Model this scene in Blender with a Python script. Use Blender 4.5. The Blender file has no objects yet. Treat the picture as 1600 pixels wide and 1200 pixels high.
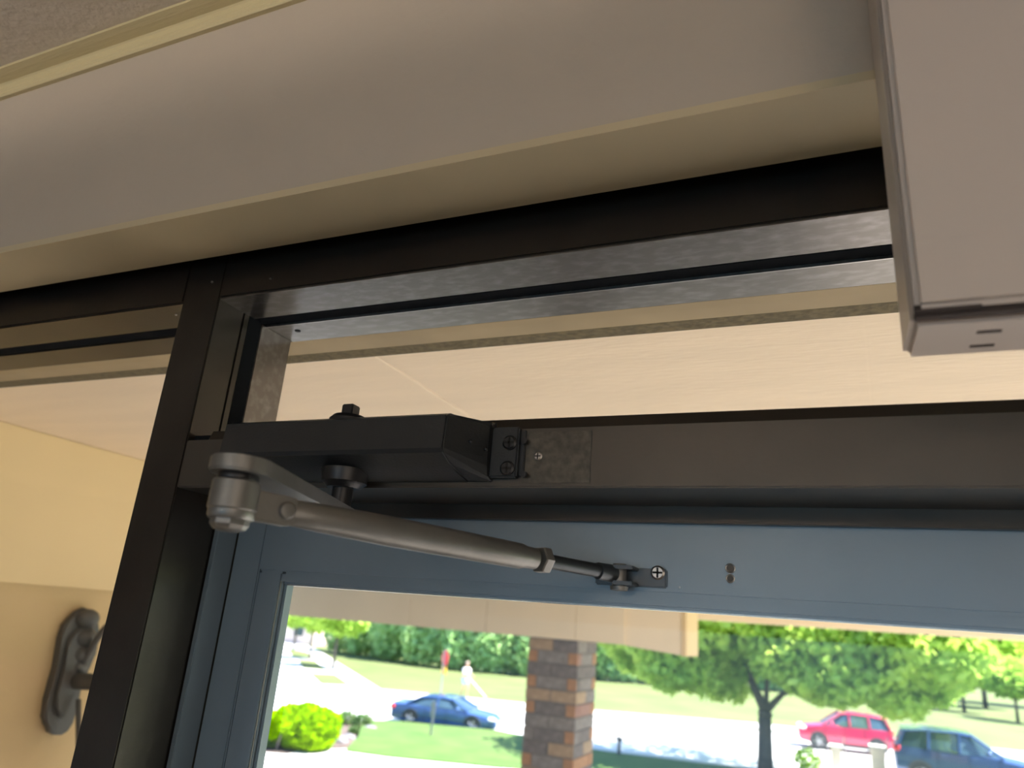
import bpy, bmesh, math, random
import numpy as np
from mathutils import Vector, Matrix
random.seed(7)
RNG = np.random.default_rng(7)
C = bpy.context.collection
H = 2.4            # camera height above the indoor floor; all coordinates below are relative to the eye, z gets +H
GZ = -4.0          # street level relative to the eye

# ------------------------------------------------------------------ camera, sky, sun, lamps, exposure
ROT = np.array([[0.91822514, -0.05596251, -0.39208519],
                [0.38848541, 0.31993359, 0.86413054],
                [0.0770823, -0.94578576, 0.31551168]])
FPX = 1124.6
cam_d = bpy.data.cameras.new('camera'); cam = bpy.data.objects.new('camera', cam_d); C.objects.link(cam)
cam_d.sensor_width = 36.0; cam_d.lens = 36.0 * FPX / 1600
m = Matrix([[ROT[r][0], -ROT[r][1], -ROT[r][2]] for r in range(3)])
cam.matrix_world = Matrix.Translation((0, 0, H)) @ m.to_4x4()
cam_d.clip_start = 0.02; cam_d.clip_end = 2000
cam_d.dof.use_dof = True; cam_d.dof.focus_distance = 0.56; cam_d.dof.aperture_fstop = 7.0
S = bpy.context.scene
S.camera = cam
S.view_settings.view_transform = 'Standard'; S.view_settings.look = 'None'
S.view_settings.exposure = 0.0; S.view_settings.gamma = 1.0
S.view_settings.use_curve_mapping = False

world = bpy.data.worlds.new('sky'); S.world = world; world.use_nodes = True
wn = world.node_tree; wn.nodes.clear()
wo = wn.nodes.new('ShaderNodeOutputWorld'); wb = wn.nodes.new('ShaderNodeBackground')
tc = wn.nodes.new('ShaderNodeTexCoord'); sx = wn.nodes.new('ShaderNodeSeparateXYZ'); wr = wn.nodes.new('ShaderNodeValToRGB')
wr.color_ramp.elements[0].position = 0.0; wr.color_ramp.elements[0].color = (0.34, 0.44, 0.56, 1)
wr.color_ramp.elements[1].position = 0.6; wr.color_ramp.elements[1].color = (0.30, 0.52, 1.0, 1)
wn.links.new(tc.outputs['Generated'], sx.inputs[0]); wn.links.new(sx.outputs['Z'], wr.inputs[0])
wn.links.new(wr.outputs[0], wb.inputs[0]); wb.inputs[1].default_value = 2.6
wn.links.new(wb.outputs[0], wo.inputs[0])

def light(name, kind, loc, aim, energy, color, **kw):
    l = bpy.data.lights.new(name, kind); l.energy = energy; l.color = color
    for k, v in kw.items(): setattr(l, k, v)
    o = bpy.data.objects.new(name, l); C.objects.link(o); o.location = (loc[0], loc[1], loc[2] + H)
    o.rotation_euler = (Vector(aim)).to_track_quat('-Z', 'Y').to_euler()
    return o
light('sun', 'SUN', (20, 10, 60), (-.52, -.10, -.85), 30.0, (1.0, 0.96, 0.88), angle=math.radians(0.53))
# unseen bluish area lamps, added to brighten the door and frame
light('door_fill_light', 'AREA', (-0.9, -4.3, -0.80), (0, 1, 0.0), 9.0, (0.44, 0.76, 1.0), shape='RECTANGLE', size=6.0, size_y=1.7, spread=math.radians(60))
light('stile_fill_light', 'AREA', (-3.9, -3.2, -1.30), (1, 0.25, 0), 8.0, (0.60, 0.80, 1.0), shape='RECTANGLE', size=2.2, size_y=1.5)  # added fill for the left stile, no window is built here
# added upward spot; its cone edge imitates a shadow low on the wall
light('wall_gradient_spot', 'SPOT', (-0.5, -3.0, 0.20), (0, 0.0, 1), 130.0, (1.0, 0.86, 0.72), spot_size=math.radians(172.9), spot_blend=0.022, shadow_soft_size=0.06)
light('wall_fill_light', 'AREA', (1.7, -1.3, 0.10), (-0.7, 1, 0.08), 6.0, (1.0, 0.84, 0.68), shape='DISK', size=2.0, spread=math.radians(100))  # unseen warm fill added for the right of the wall, not a ceiling fixture

# ------------------------------------------------------------------ pixel -> world (survey of the photograph)
def ray(x, y):
    return ROT @ np.array([x - 800, y - 600, FPX])
def onY(x, y, Y): v = ray(x, y); return v * Y / v[1]
def onX(x, y, X): v = ray(x, y); return v * X / v[0]
def onZ(x, y, Z): v = ray(x, y); return v * Z / v[2]
def G(x, y): return onZ(x, y, GZ)

# ------------------------------------------------------------------ materials
def mat(name, col, rough=0.6, metal=0.0, var=0.0, scale=20.0, bump=0.0, bscale=60.0, spec=0.5, col2=None, stretch=None, coat=0.0, detail=4, lo=.35, hi=.65):
    m = bpy.data.materials.new(name); m.use_nodes = True
    nt = m.node_tree; b = nt.nodes['Principled BSDF']
    b.inputs['Base Color'].default_value = (*col, 1); b.inputs['Roughness'].default_value = rough
    b.inputs['Metallic'].default_value = metal; b.inputs['Specular IOR Level'].default_value = spec
    b.inputs['Coat Weight'].default_value = coat
    t = nt.nodes.new('ShaderNodeTexCoord'); mp = nt.nodes.new('ShaderNodeMapping')
    nt.links.new(t.outputs['Object'], mp.inputs[0])
    if stretch: mp.inputs['Scale'].default_value = stretch
    if var > 0 or col2:
        n = nt.nodes.new('ShaderNodeTexNoise'); n.inputs['Scale'].default_value = scale; n.inputs['Detail'].default_value = detail
        nt.links.new(mp.outputs[0], n.inputs[0])
        r = nt.nodes.new('ShaderNodeValToRGB'); r.color_ramp.elements[0].position = lo; r.color_ramp.elements[1].position = hi
        c2 = col2 if col2 else tuple(min(1, c * (1 + var)) for c in col)
        c1 = col if col2 else tuple(c * (1 - var) for c in col)
        r.color_ramp.elements[0].color = (*c1, 1); r.color_ramp.elements[1].color = (*c2, 1)
        nt.links.new(n.outputs[0], r.inputs[0]); nt.links.new(r.outputs[0], b.inputs['Base Color'])
    if bump > 0:
        n2 = nt.nodes.new('ShaderNodeTexNoise'); n2.inputs['Scale'].default_value = bscale; n2.inputs['Detail'].default_value = 5
        nt.links.new(mp.outputs[0], n2.inputs[0])
        bp = nt.nodes.new('ShaderNodeBump'); bp.inputs['Strength'].default_value = bump; bp.inputs['Distance'].default_value = 0.002
        nt.links.new(n2.outputs[0], bp.inputs['Height']); nt.links.new(bp.outputs[0], b.inputs['Normal'])
    return m
def leafmat(name, c1, c2, trans=0.45, scale=0.6):
    m = bpy.data.materials.new(name); m.use_nodes = True; nt = m.node_tree; nt.nodes.clear()
    o = nt.nodes.new('ShaderNodeOutputMaterial'); mx = nt.nodes.new('ShaderNodeMixShader'); mx.inputs[0].default_value = trans
    d = nt.nodes.new('ShaderNodeBsdfDiffuse'); t = nt.nodes.new('ShaderNodeBsdfTranslucent')
    n = nt.nodes.new('ShaderNodeTexNoise'); n.inputs['Scale'].default_value = scale; n.inputs['Detail'].default_value = 3
    tcn = nt.nodes.new('ShaderNodeTexCoord'); nt.links.new(tcn.outputs['Object'], n.inputs[0])
    r = nt.nodes.new('ShaderNodeValToRGB'); r.color_ramp.elements[0].position = .35; r.color_ramp.elements[1].position = .65
    r.color_ramp.elements[0].color = (*c1, 1); r.color_ramp.elements[1].color = (*c2, 1)
    nt.links.new(n.outputs[0], r.inputs[0])
    for s in (d, t): nt.links.new(r.outputs[0], s.inputs[0])
    nt.links.new(d.outputs[0], mx.inputs[1]); nt.links.new(t.outputs[0], mx.inputs[2]); nt.links.new(mx.outputs[0], o.inputs[0])
    return m
def glassmat(name, tint=(1, 1, 1), refl=1.0):
    m = bpy.data.materials.new(name); m.use_nodes = True; nt = m.node_tree; nt.nodes.clear()
    o = nt.nodes.new('ShaderNodeOutputMaterial'); mx = nt.nodes.new('ShaderNodeMixShader')
    t = nt.nodes.new('ShaderNodeBsdfTransparent'); t.inputs[0].default_value = (*tint, 1)
    g = nt.nodes.new('ShaderNodeBsdfGlossy'); g.inputs['Roughness'].default_value = 0.02
    f = nt.nodes.new('ShaderNodeFresnel'); f.inputs[0].default_value = 1.45
    ge = nt.nodes.new('ShaderNodeNewGeometry'); mm = nt.nodes.new('ShaderNodeMath'); mm.operation = 'SUBTRACT'; mm.use_clamp = True
    nt.links.new(f.outputs[0], mm.inputs[0]); nt.links.new(ge.outputs['Backfacing'], mm.inputs[1])   # count the reflection once, at the face the light meets first
    nt.links.new(mm.outputs[0], mx.inputs[0]); nt.links.new(t.outputs[0], mx.inputs[1]); nt.links.new(g.outputs[0], mx.inputs[2]); nt.links.new(mx.outputs[0], o.inputs[0])
    return m
M = dict(
    wall=mat('wall_paint', (.52, .45, .37), .75, bump=.35, bscale=140, var=.03, scale=6),
    ceiling=mat('ceiling_paint', (.80, .72, .62), .8, bump=.8, bscale=120),
    reveal=mat('reveal_paint', (.60, .50, .32), .55, bump=.15, bscale=90, var=.03, scale=9),
    crown=mat('crown_paint', (.66, .57, .34), .35, bump=.2, bscale=40, stretch=(1, 14, 14)),
    bronze=mat('bronze_anodized', (.055, .049, .043), .36, .85, var=.10, scale=14, bump=.05, bscale=300),
    dusty=mat('bronze_dusty', (.16, .145, .135), .30, .85, col2=(.24, .225, .22), scale=110, bump=.03, bscale=220, stretch=(.6, 1.2, 1.2), lo=.45, hi=.75, detail=8),
    barm=mat('bar_bronze', (.095, .085, .074), .40, .85, var=.08, scale=10, bump=.05, bscale=300),
    doorm=mat('door_bronze_glare', (.185, .235, .28), .36, .45, var=.05, scale=8, bump=.04, bscale=300),  # dark bronze with bluish veiling glare mixed into its base colour
    gasket=mat('black_gasket', (.008, .009, .011), .95, spec=.05),
    gap=mat('dark_joint', (.01, .009, .008), .9),
    closer=mat('closer_paint', (.024, .026, .028), .42, .35, var=.05, scale=30, bump=.1, bscale=500),
    arm=mat('arm_paint', (.21, .205, .195), .42, .7, var=.06, scale=40, bump=.08, bscale=400),
    steel=mat('screw_steel', (.42, .41, .40), .3, 1.0, var=.1, scale=200),
    shoe=mat('shoe_paint', (.085, .095, .105), .42, .7, var=.05, scale=40),
    blackscrew=mat('black_screw', (.03, .03, .032), .35, .6),
    grime=mat('adhesive_grime', (.075, .067, .058), .45, .8, col2=(.12, .11, .09), scale=160, detail=8),
    plastic=mat('white_plastic', (.62, .54, .48), .38, bump=.05, bscale=300, var=.015, scale=5),
    slot=mat('slot_dark', (.05, .035, .03), .8),
    stucco=mat('stucco_wall', (.60, .44, .24), .85, bump=.6, bscale=45, var=.04, scale=3),
    fascia=mat('fascia_paint', (.72, .55, .31), .6, var=.03, scale=2),
    soffit=mat('soffit_panel', (.88, .72, .54), .7, var=.03, scale=3, bump=.7, bscale=30, stretch=(1, 6, 1)),
    beam=mat('beam_paint', (.86, .73, .53), .6, var=.04, scale=1.2),
    lintel=mat('lintel_paint', (.37, .28, .16), .7, var=.08, scale=12),
    drip=mat('weathered_wood', (.125, .095, .045), .85, var=.25, scale=160, bump=.8, bscale=80),
    lantern=mat('lantern_iron', (.10, .10, .10), .55, .3, bump=.4, bscale=120),
    lampglass=mat('lantern_glass', (.75, .72, .62), .3),
    floor=mat('floor_tile', (.35, .30, .25), .4, var=.1, scale=3),
    concrete=mat('concrete', (.62, .60, .56), .9, var=.05, scale=.8),
    pavers=mat('porch_pavers', (.27, .25, .235), .9, var=.1, scale=2),
    asphalt=mat('pale_asphalt', (.50, .50, .49), .9, var=.05, scale=.5),
    mulch=mat('mulch', (.085, .06, .05), .95, var=.4, scale=6),
    grass=mat('lawn_grass', (.070, .100, .024), .95, col2=(.094, .118, .034), scale=.35, bump=1, bscale=8),
    grassn=mat('near_lawn_grass', (.042, .096, .012), .95, col2=(.064, .112, .020), scale=1.1, bump=1, bscale=12),
    bark=mat('bark', (.10, .085, .075), .9, var=.3, scale=5, bump=1, bscale=20),
    leaf_tree=leafmat('tree_leaves', (.34, .53, .11), (.66, .80, .17), .5, .45),
    leaf_hedge=leafmat('hedge_leaves', (.36, .58, .27), (.52, .70, .30), .35, .3),
    leaf_young=leafmat('young_leaves', (.34, .54, .10), (.48, .66, .12), .5, .6),
    leaf_bush=leafmat('bush_leaves', (.17, .34, .0), (.27, .46, .0), .35, 2.0),
    leaf_plant=leafmat('plant_leaves', (.08, .17, .06), (.18, .25, .10), .35, 2.0),
    bluecar=mat('blue_car_paint', (.05, .11, .28), .25, .4, coat=.8),
    navycar=mat('navy_car_paint', (.03, .07, .19), .2, .4, coat=1.0),
    redcar=mat('red_car_paint', (.50, .02, .08), .25, .2, coat=.8),
    carglass=mat('car_glass', (.03, .06, .08), .08, 0, spec=1.0),
    tyre=mat('tyre_rubber', (.02, .02, .02), .8), rim=mat('alloy_rim', (.45, .44, .46), .35, .8),
    trimd=mat('dark_plastic_trim', (.05, .05, .055), .6), chrome=mat('chrome', (.8, .8, .8), .15, 1.0),
    headl=mat('headlamp', (.8, .82, .85), .15), taill=mat('tail_lamp', (.5, .02, .02), .25),
    skin=mat('skin', (.55, .33, .22), .6), shirt=mat('white_shirt', (.75, .76, .78), .8), shorts=mat('pale_blue_shorts', (.32, .42, .58), .8),
    hair=mat('hair', (.35, .28, .22), .9), orange=mat('orange_plastic', (.75, .25, .05), .5),
    signred=mat('sign_red', (.55, .02, .03), .4), signyel=mat('sign_yellow', (.85, .50, .02), .4),
    post=mat('galvanised_post', (.25, .26, .27), .5, .6),
    stone=mat('garden_stone', (.17, .165, .18), .8, var=.15, scale=8), stonew=mat('pale_block', (.60, .52, .46), .85, var=.08, scale=3),
    house=mat('house_wall', (.60, .50, .44), .8), roof=mat('house_roof', (.38, .22, .18), .85),
    mortar=mat('mortar', (.22, .20, .185), .95, bump=.5, bscale=60),
    glass=glassmat('window_glass'),
)
BR = dict(
    tan=mat('brick_tan', (.40, .29, .19), .9, var=.12, scale=25, bump=.6, bscale=90),
    orange=mat('brick_orange', (.42, .23, .12), .9, var=.12, scale=25, bump=.6, bscale=90),
    dark=mat('brick_dark', (.19, .165, .155), .9, var=.2, scale=25, bump=.6, bscale=90),
    grey=mat('brick_grey', (.25, .225, .21), .9, var=.2, scale=25, bump=.6, bscale=90),
    pink=mat('brick_pink', (.34, .20, .16), .9, var=.12, scale=25, bump=.6, bscale=90))

# ------------------------------------------------------------------ object helpers
def props(o, label=None, cat=None, group=None, kind=None):
    if label: o['label'] = label
    if cat: o['category'] = cat
    if group: o['group'] = group
    if kind: o['kind'] = kind
    return o
def empty(name, loc, label=None, cat=None, group=None, kind=None):
    o = bpy.data.objects.new(name, None); C.objects.link(o); o.empty_display_size = .05
    o.location = (loc[0], loc[1], loc[2] + H)
    return props(o, label, cat, group, kind)
def origin(o):
    while o.parent: o = o.parent
    return Vector(o.location)
def link(name, me, material, parent=None, loc=None, **kw):
    o = bpy.data.objects.new(name, me); C.objects.link(o)
    if material is not None and not me.materials: me.materials.append(material)
    if parent: o.parent = parent
    elif loc is not None: o.location = (loc[0], loc[1], loc[2] + H)
    return props(o, **kw)
def part(name, bm, material, parent=None, loc=(0, 0, 0), smooth=False, **kw):
    """bm is in eye-relative world coordinates"""
    if parent: off = origin(parent)
    else: off = Vector((loc[0], loc[1], loc[2] + H))
    bmesh.ops.translate(bm, verts=bm.verts, vec=Vector((0, 0, H)) - off)
    bmesh.ops.recalc_face_normals(bm, faces=bm.faces)
    me = bpy.data.meshes.new(name); bm.to_mesh(me); bm.free()
    if smooth:
        me.polygons.foreach_set('use_smooth', [True] * len(me.polygons))
        me.set_sharp_from_angle(angle=math.radians(smooth if smooth is not True else 40))
    return link(name, me, material, parent, loc if not parent else None, **kw)
def NB(): return bmesh.new()
def box(bm, x0, x1, y0, y1, z0, z1, bev=0, seg=2):
    r = bmesh.ops.create_cube(bm, size=1)
    vs = r['verts']
    for v in vs:
        v.co = Vector(((x0 + x1) / 2 + v.co.x * (x1 - x0), (y0 + y1) / 2 + v.co.y * (y1 - y0), (z0 + z1) / 2 + v.co.z * (z1 - z0)))
    if bev > 0:
        es = list({e for v in vs for e in v.link_edges})
        bmesh.ops.bevel(bm, geom=es, offset=bev, segments=seg, affect='EDGES', clamp_overlap=True)
    return bm
def prismX(bm, yz, x0, x1):
    a = [bm.verts.new((x0, p[0], p[1])) for p in yz]; b = [bm.verts.new((x1, p[0], p[1])) for p in yz]
    n = len(yz); bm.faces.new(a); bm.faces.new(b[::-1])
    for i in range(n): bm.faces.new((a[i], b[i], b[(i + 1) % n], a[(i + 1) % n]))
    return bm
def slab(bm, pts, vec):
    a = [bm.verts.new(tuple(p)) for p in pts]; b = [bm.verts.new(tuple(np.array(p) + np.array(vec))) for p in pts]
    n = len(pts); bm.faces.new(a); bm.faces.new(b[::-1])
    for i in range(n): bm.faces.new((a[i], b[i], b[(i + 1) % n], a[(i + 1) % n]))
    return bm
def lathe(bm, c, prof, axis=(0, 0, 1), seg=32):
    """prof: list of (radius, distance along axis)"""
    ax = Vector(axis).normalized(); q = ax.to_track_quat('Z', 'Y'); c = Vector(tuple(c)); rings = []
    for r, h in prof:
        if r < 1e-6: rings.append([bm.verts.new(c + ax * h)]); continue
        rings.append([bm.verts.new(c + q @ Vector((r * math.cos(2 * math.pi * i / seg), r * math.sin(2 * math.pi * i / seg), h))) for i in range(seg)])
    for a, b in zip(rings, rings[1:]):
        for i in range(seg):
            j = (i + 1) % seg
            if len(a) == 1 and len(b) == 1: continue
            if len(a) == 1: bm.faces.new((a[0], b[i], b[j]))
            elif len(b) == 1: bm.faces.new((a[i], b[0], a[j]))
            else: bm.faces.new((a[i], b[i], b[j], a[j]))
    if len(rings[0]) > 1: bm.faces.new(rings[0][::-1])
    if len(rings[-1]) > 1: bm.faces.new(rings[-1])
    return bm
def rod(bm, p0, p1, r0, r1=None, seg=16):
    p0 = Vector(tuple(p0)); p1 = Vector(tuple(p1)); r1 = r0 if r1 is None else r1
    return lathe(bm, p0, [(r0, 0), (r1, (p1 - p0).length)], p1 - p0, seg)
def tubepath(bm, pts, r, seg=10):
    for a, b in zip(pts, pts[1:]): rod(bm, a, b, r if not isinstance(r, (list, tuple)) else r[0], None, seg)
    for p in pts[1:-1]: bmesh.ops.create_icosphere(bm, subdivisions=2, radius=r * 1.02, matrix=Matrix.Translation(Vector(tuple(p))))
    return bm
def ring(bm, c, r, rt, axis, seg=24):
    ax = Vector(axis).normalized(); q = ax.to_track_quat('Z', 'Y'); c = Vector(tuple(c)); rows = []
    for i in range(seg):
        a = 2 * math.pi * i / seg; rows.append([bm.verts.new(c + q @ Vector(((r + rt * math.cos(b)) * math.cos(a), (r + rt * math.cos(b)) * math.sin(a), rt * math.sin(b)))) for b in [2 * math.pi * k / 8 for k in range(8)]])
    for i in range(seg):
        for k in range(8):
            bm.faces.new((rows[i][k], rows[(i + 1) % seg][k], rows[(i + 1) % seg][(k + 1) % 8], rows[i][(k + 1) % 8]))
    return bm
def struct(name, bm, material, parent=None, **kw):
    if not parent: kw['kind'] = 'structure'
    return part(name, bm, material, parent, **kw)

# ------------------------------------------------------------------ room shell
FY = .45; FB = .5555           # frame front / back faces
WY = .37                       # plaster wall face
CZ = .5290                      # ceiling
bm = NB(); box(bm, -4, 4, WY, WY + .061, .3015, .75); struct('wall_front', bm, M['wall'])
bm = NB(); box(bm, -4, 4, -4.6, WY + .05, CZ, CZ + .12); struct('ceiling', bm, M['ceiling'])
bm = NB(); box(bm, -4, 4, -4.6, .62, -H - .1, -H); struct('floor', bm, M['floor'])
bm = NB(); box(bm, -4.15, -4, -4.6, .5, -H, CZ); struct('wall_left', bm, M['wall'])
bm = NB(); box(bm, 4, 4.15, -4.6, .5, -H, CZ); struct('wall_right', bm, M['wall'])
bm = NB(); box(bm, -4.15, 4.15, -4.75, -4.6, -H, CZ); struct('wall_back', bm, M['wall'])
bm = NB(); box(bm, -4, -1.64, WY, .56, -H, .3015); struct('wall_front', bm, M['wall'])
bm = NB(); box(bm, 1.2, 4, WY, .56, -H, .3015); struct('wall_front', bm, M['wall'])
# painted lintel board of the opening: its underside is the beige band above the frame
bm = NB(); box(bm, -1.64, 1.2, WY - .0015, .4315, .2998, .3085, .0012); struct('trim_1', bm, M['reveal'])
bm = NB(); box(bm, -4, 4, .4315, .57, .3302, .75); struct('trim_2', bm, M['gap'])
# crown moulding
bm = NB(); prismX(bm, [(y_ * 1.0205, z_ * 1.0205) for y_, z_ in [(.3626, .4962), (.3585, .4962), (.3577, .4975), (.3580, .5000), (.3573, .5010), (.3577, .5045), (.3571, .5055), (.3575, .5112), (.3560, .5128), (.3480, .5140), (.3420, .5156), (.3418, .5182), (.3626, .5184)]], -4, 4)
struct('trim_3', bm, M['crown'])
bm = NB(); prismX(bm, [(.37, .2995), (.3665, .2995), (.3665, .3035), (.37, .3045)], -1.64, 1.2); struct('trim_4', bm, M['reveal'])

# ------------------------------------------------------------------ storefront frame
ML, MR = -.558, -.5115       # mullion
HZ = .2672                    # header underside
BZ0, BZ1 = .0887, .1305       # transom bar
RX = .411                     # right jamb of the doorway
st = empty('window_1', (0, FY, -H), kind='structure')
def header(x0, x1, mtl_under):
    bm = NB(); box(bm, x0, x1, FY, .4975, HZ + .001, .330, .0012); part('header_rail', bm, M['bronze'], st)
    bm = NB(); box(bm, x0, x1, FY + .0015, .4975, HZ - .0002, HZ + .002); part('header_underside', bm, mtl_under, st)
    bm = NB(); box(bm, x0, x1, .5135, FB, HZ - .0022, .330, .0008); part('header_rail', bm, mtl_under, st)
    bm = NB(); box(bm, x0, x1, .4985, .5130, HZ - .0005, .300); part('gasket', bm, M['gasket'], st)
header(MR, RX, M['dusty']); header(-1.60, ML, M['bronze'])
# bright edge of the outer half of the header
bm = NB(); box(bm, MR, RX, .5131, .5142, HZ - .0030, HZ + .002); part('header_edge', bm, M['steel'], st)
bm = NB(); box(bm, ML, MR, FY, .4835, -H, .330, .0012); part('mullion', bm, M['bronze'], st)
bm = NB(); box(bm, ML + .002, MR - .002, .4835, FB, -H, .330); part('mullion', bm, M['bronze'], st)
# returns of the mullion towards transom: snap-in stop, gasket, outer half
bm = NB(); box(bm, MR - .003, MR + .0004, .4845, .4905, BZ1, HZ); part('glazing_stop', bm, M['bronze'], st)
bm = NB(); box(bm, MR - .003, MR + .0006, .4908, .5078, BZ1, HZ); part('gasket', bm, M['gasket'], st)
bm = NB(); box(bm, MR - .003, MR + .0010, .5085, FB - .003, BZ1, HZ - .002, .0006); part('mullion_return', bm, M['dusty'], st)
bm = NB(); box(bm, ML - .001, ML + .003, .4985, .5130, -H, HZ); part('gasket', bm, M['gasket'], st)
# transom bar with the sloping glazing bead on its back
bm = NB(); box(bm, MR, RX, FY, .519, BZ0, BZ1, .0010); part('transom_bar', bm, M['barm'], st)
bm = NB(); prismX(bm, [(.4560, BZ1), (.4600, .1405), (.500, .1405), (.500, BZ1)], MR + .018, RX); part('glazing_bead', bm, M['bronze'], st)
bm = NB(); box(bm, MR, MR + .018, .458, .500, BZ1, .1365); part('gasket', bm, M['gasket'], st)
bm = NB(); box(bm, MR, RX, .500, FB, BZ0 + .012, .139); part('transom_bar', bm, M['barm'], st)
# right jamb and left jamb (out of the picture, closes the opening)
bm = NB(); box(bm, RX, RX + .0465, FY, FB, -H, .330, .001); part('jamb', bm, M['bronze'], st)
bm = NB(); box(bm, -1.64, -1.595, FY, FB, -H, .330, .001); part('jamb', bm, M['bronze'], st)
bm = NB(); box(bm, RX + .0465, 1.2, FY, FB, -H, .330, .001); part('infill_panel', bm, M['bronze'], st)
bm = NB(); box(bm, -1.6, ML, FY, FB, -H, -H + .05, .001); part('sill_rail', bm, M['bronze'], st)
# panes
bm = NB(); box(bm, MR, RX, .5045, .5105, .125, HZ + .012); part('pane', bm, M['glass'], st)
bm = NB(); box(bm, -1.60, ML, .5045, .5105, -H + .04, HZ + .012); part('pane', bm, M['glass'], st)
# door stops
bm = NB(); box(bm, MR, RX, .5188, .5265, .0770, BZ0 + .003, .0006); part('door_stop', bm, M['bronze'], st)
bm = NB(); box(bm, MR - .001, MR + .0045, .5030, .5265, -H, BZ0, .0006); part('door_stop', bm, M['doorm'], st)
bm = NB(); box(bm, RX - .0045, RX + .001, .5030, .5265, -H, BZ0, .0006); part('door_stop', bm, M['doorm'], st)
# little screws and specks on the frame
def screw(parent, x, y, Y, r, mtl, name='screw', h=.0012, slot=True):
    p = onY(x, y, Y); bm = NB(); lathe(bm, p, [(r, 0), (r, h * .5), (r * .75, h), (0, h)], (0, -1, 0), 20)
    s = part(name, bm, mtl, parent, smooth=30)
    if slot:
        bm = NB(); box(bm, p[0] - r * .7, p[0] + r * .7, Y - h * 1.15, Y - h * .9, p[2] - r * .13, p[2] + r * .13)
        box(bm, p[0] - r * .13, p[0] + r * .13, Y - h * 1.15, Y - h * .9, p[2] - r * .7, p[2] + r * .7)
        part('screw_recess', bm, M['gap'], s)
    return s
screw(st, 841, 713, FY, .0031, M['steel'])
screw(st, 332, 441, FY, .0012, M['steel'], slot=False); screw(st, 423, 436, FY, .0010, M['steel'], slot=False)
p = onZ(275, 491, HZ); bm = NB(); lathe(bm, p, [(.0016, 0), (.001, .0012), (0, .0014)], (0, 0, -1), 12); part('rivet', bm, M['steel'], st)
p = onZ(465, 517, HZ - .0022); bm = NB(); lathe(bm, p, [(.003, 0), (.003, .0004), (0, .0004)], (0, 0, -1), 16); part('rivet_hole', bm, M['gap'], st)
# grime left by a removed bracket on the transom bar
bm = NB(); q0 = onY(822, 670, FY); q1 = onY(922, 756, FY)
n = 9; box(bm, q0[0], q1[0], FY - .00035, FY, BZ0 + .003, BZ1 - .003, .0003); part('adhesive_patch', bm, M['grime'], st)

# ------------------------------------------------------------------ the door
DY = .527
dr = empty('door_1', (-.45, DY, -H), kind='structure')
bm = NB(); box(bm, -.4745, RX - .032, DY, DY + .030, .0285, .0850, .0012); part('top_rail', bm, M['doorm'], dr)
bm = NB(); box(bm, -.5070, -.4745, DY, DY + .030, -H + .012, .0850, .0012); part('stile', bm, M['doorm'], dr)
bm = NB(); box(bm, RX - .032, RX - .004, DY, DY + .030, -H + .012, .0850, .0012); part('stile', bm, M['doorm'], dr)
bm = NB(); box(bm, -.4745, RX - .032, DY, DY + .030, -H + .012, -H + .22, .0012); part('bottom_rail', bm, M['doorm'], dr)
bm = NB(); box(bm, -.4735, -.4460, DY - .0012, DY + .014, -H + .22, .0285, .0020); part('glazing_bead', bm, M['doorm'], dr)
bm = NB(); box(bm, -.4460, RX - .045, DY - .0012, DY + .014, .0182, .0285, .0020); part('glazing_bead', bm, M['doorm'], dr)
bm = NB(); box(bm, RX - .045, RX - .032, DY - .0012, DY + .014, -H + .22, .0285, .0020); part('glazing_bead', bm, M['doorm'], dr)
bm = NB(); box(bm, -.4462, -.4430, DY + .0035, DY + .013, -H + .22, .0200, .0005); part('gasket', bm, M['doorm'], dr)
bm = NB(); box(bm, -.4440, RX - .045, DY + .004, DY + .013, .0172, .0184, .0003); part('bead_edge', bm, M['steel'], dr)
bm = NB(); box(bm, -.4466, -.4458, DY - .0016, DY - .0004, -H + .2, .0200, .0002); part('bead_edge', bm, M['arm'], dr)  # pale strip added in place of the highlight along the bead
bm = NB(); box(bm, -.455, RX - .03, DY + .014, DY + .019, -H + .2, .028); part('pane', bm, M['glass'], dr)
for (x, y, r) in ((1141, 888, .0030), (1141, 904, .0026)):
    p = onY(x, y, DY); bm = NB(); ring(bm, p, r, .0005, (0, -1, 0)); rg = part('screw_hole', bm, M['steel'], dr, smooth=True)
    bm = NB(); lathe(bm, p, [(r, 0), (r, .0003), (0, .0003)], (0, -1, 0), 20); part('screw_recess', bm, M['bronze'], rg)
p = onY(1062, 918, DY); bm = NB(); lathe(bm, p, [(.0008, 0), (.0006, .0006), (0, .0007)], (0, -1, 0), 10); part('rivet', bm, M['steel'], dr)

# ------------------------------------------------------------------ door closer
dc = empty('door_closer', (-.32, FY, .11), 'dark grey overhead door closer with folding arm, screwed to the transom bar above the door', 'door closer')
XL, XR = -.4270, -.2310
bm = NB()
prof = [(FY, .1365), (.4150, .1330), (.4085, .1300), (.4070, .1070), (.4085, .1040), (.4200, .0990), (.4300, .0955), (FY, .0925)]
prismX(bm, prof, XL, XR)
# pull the end faces back to a chamfer
bmesh.ops.bevel(bm, geom=[e for e in bm.edges if abs(e.verts[0].co.x - e.verts[1].co.x) < 1e-6], offset=.0012, segments=2, affect='EDGES')
part('closer_body', bm, M['closer'], dc, smooth=25)
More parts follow.
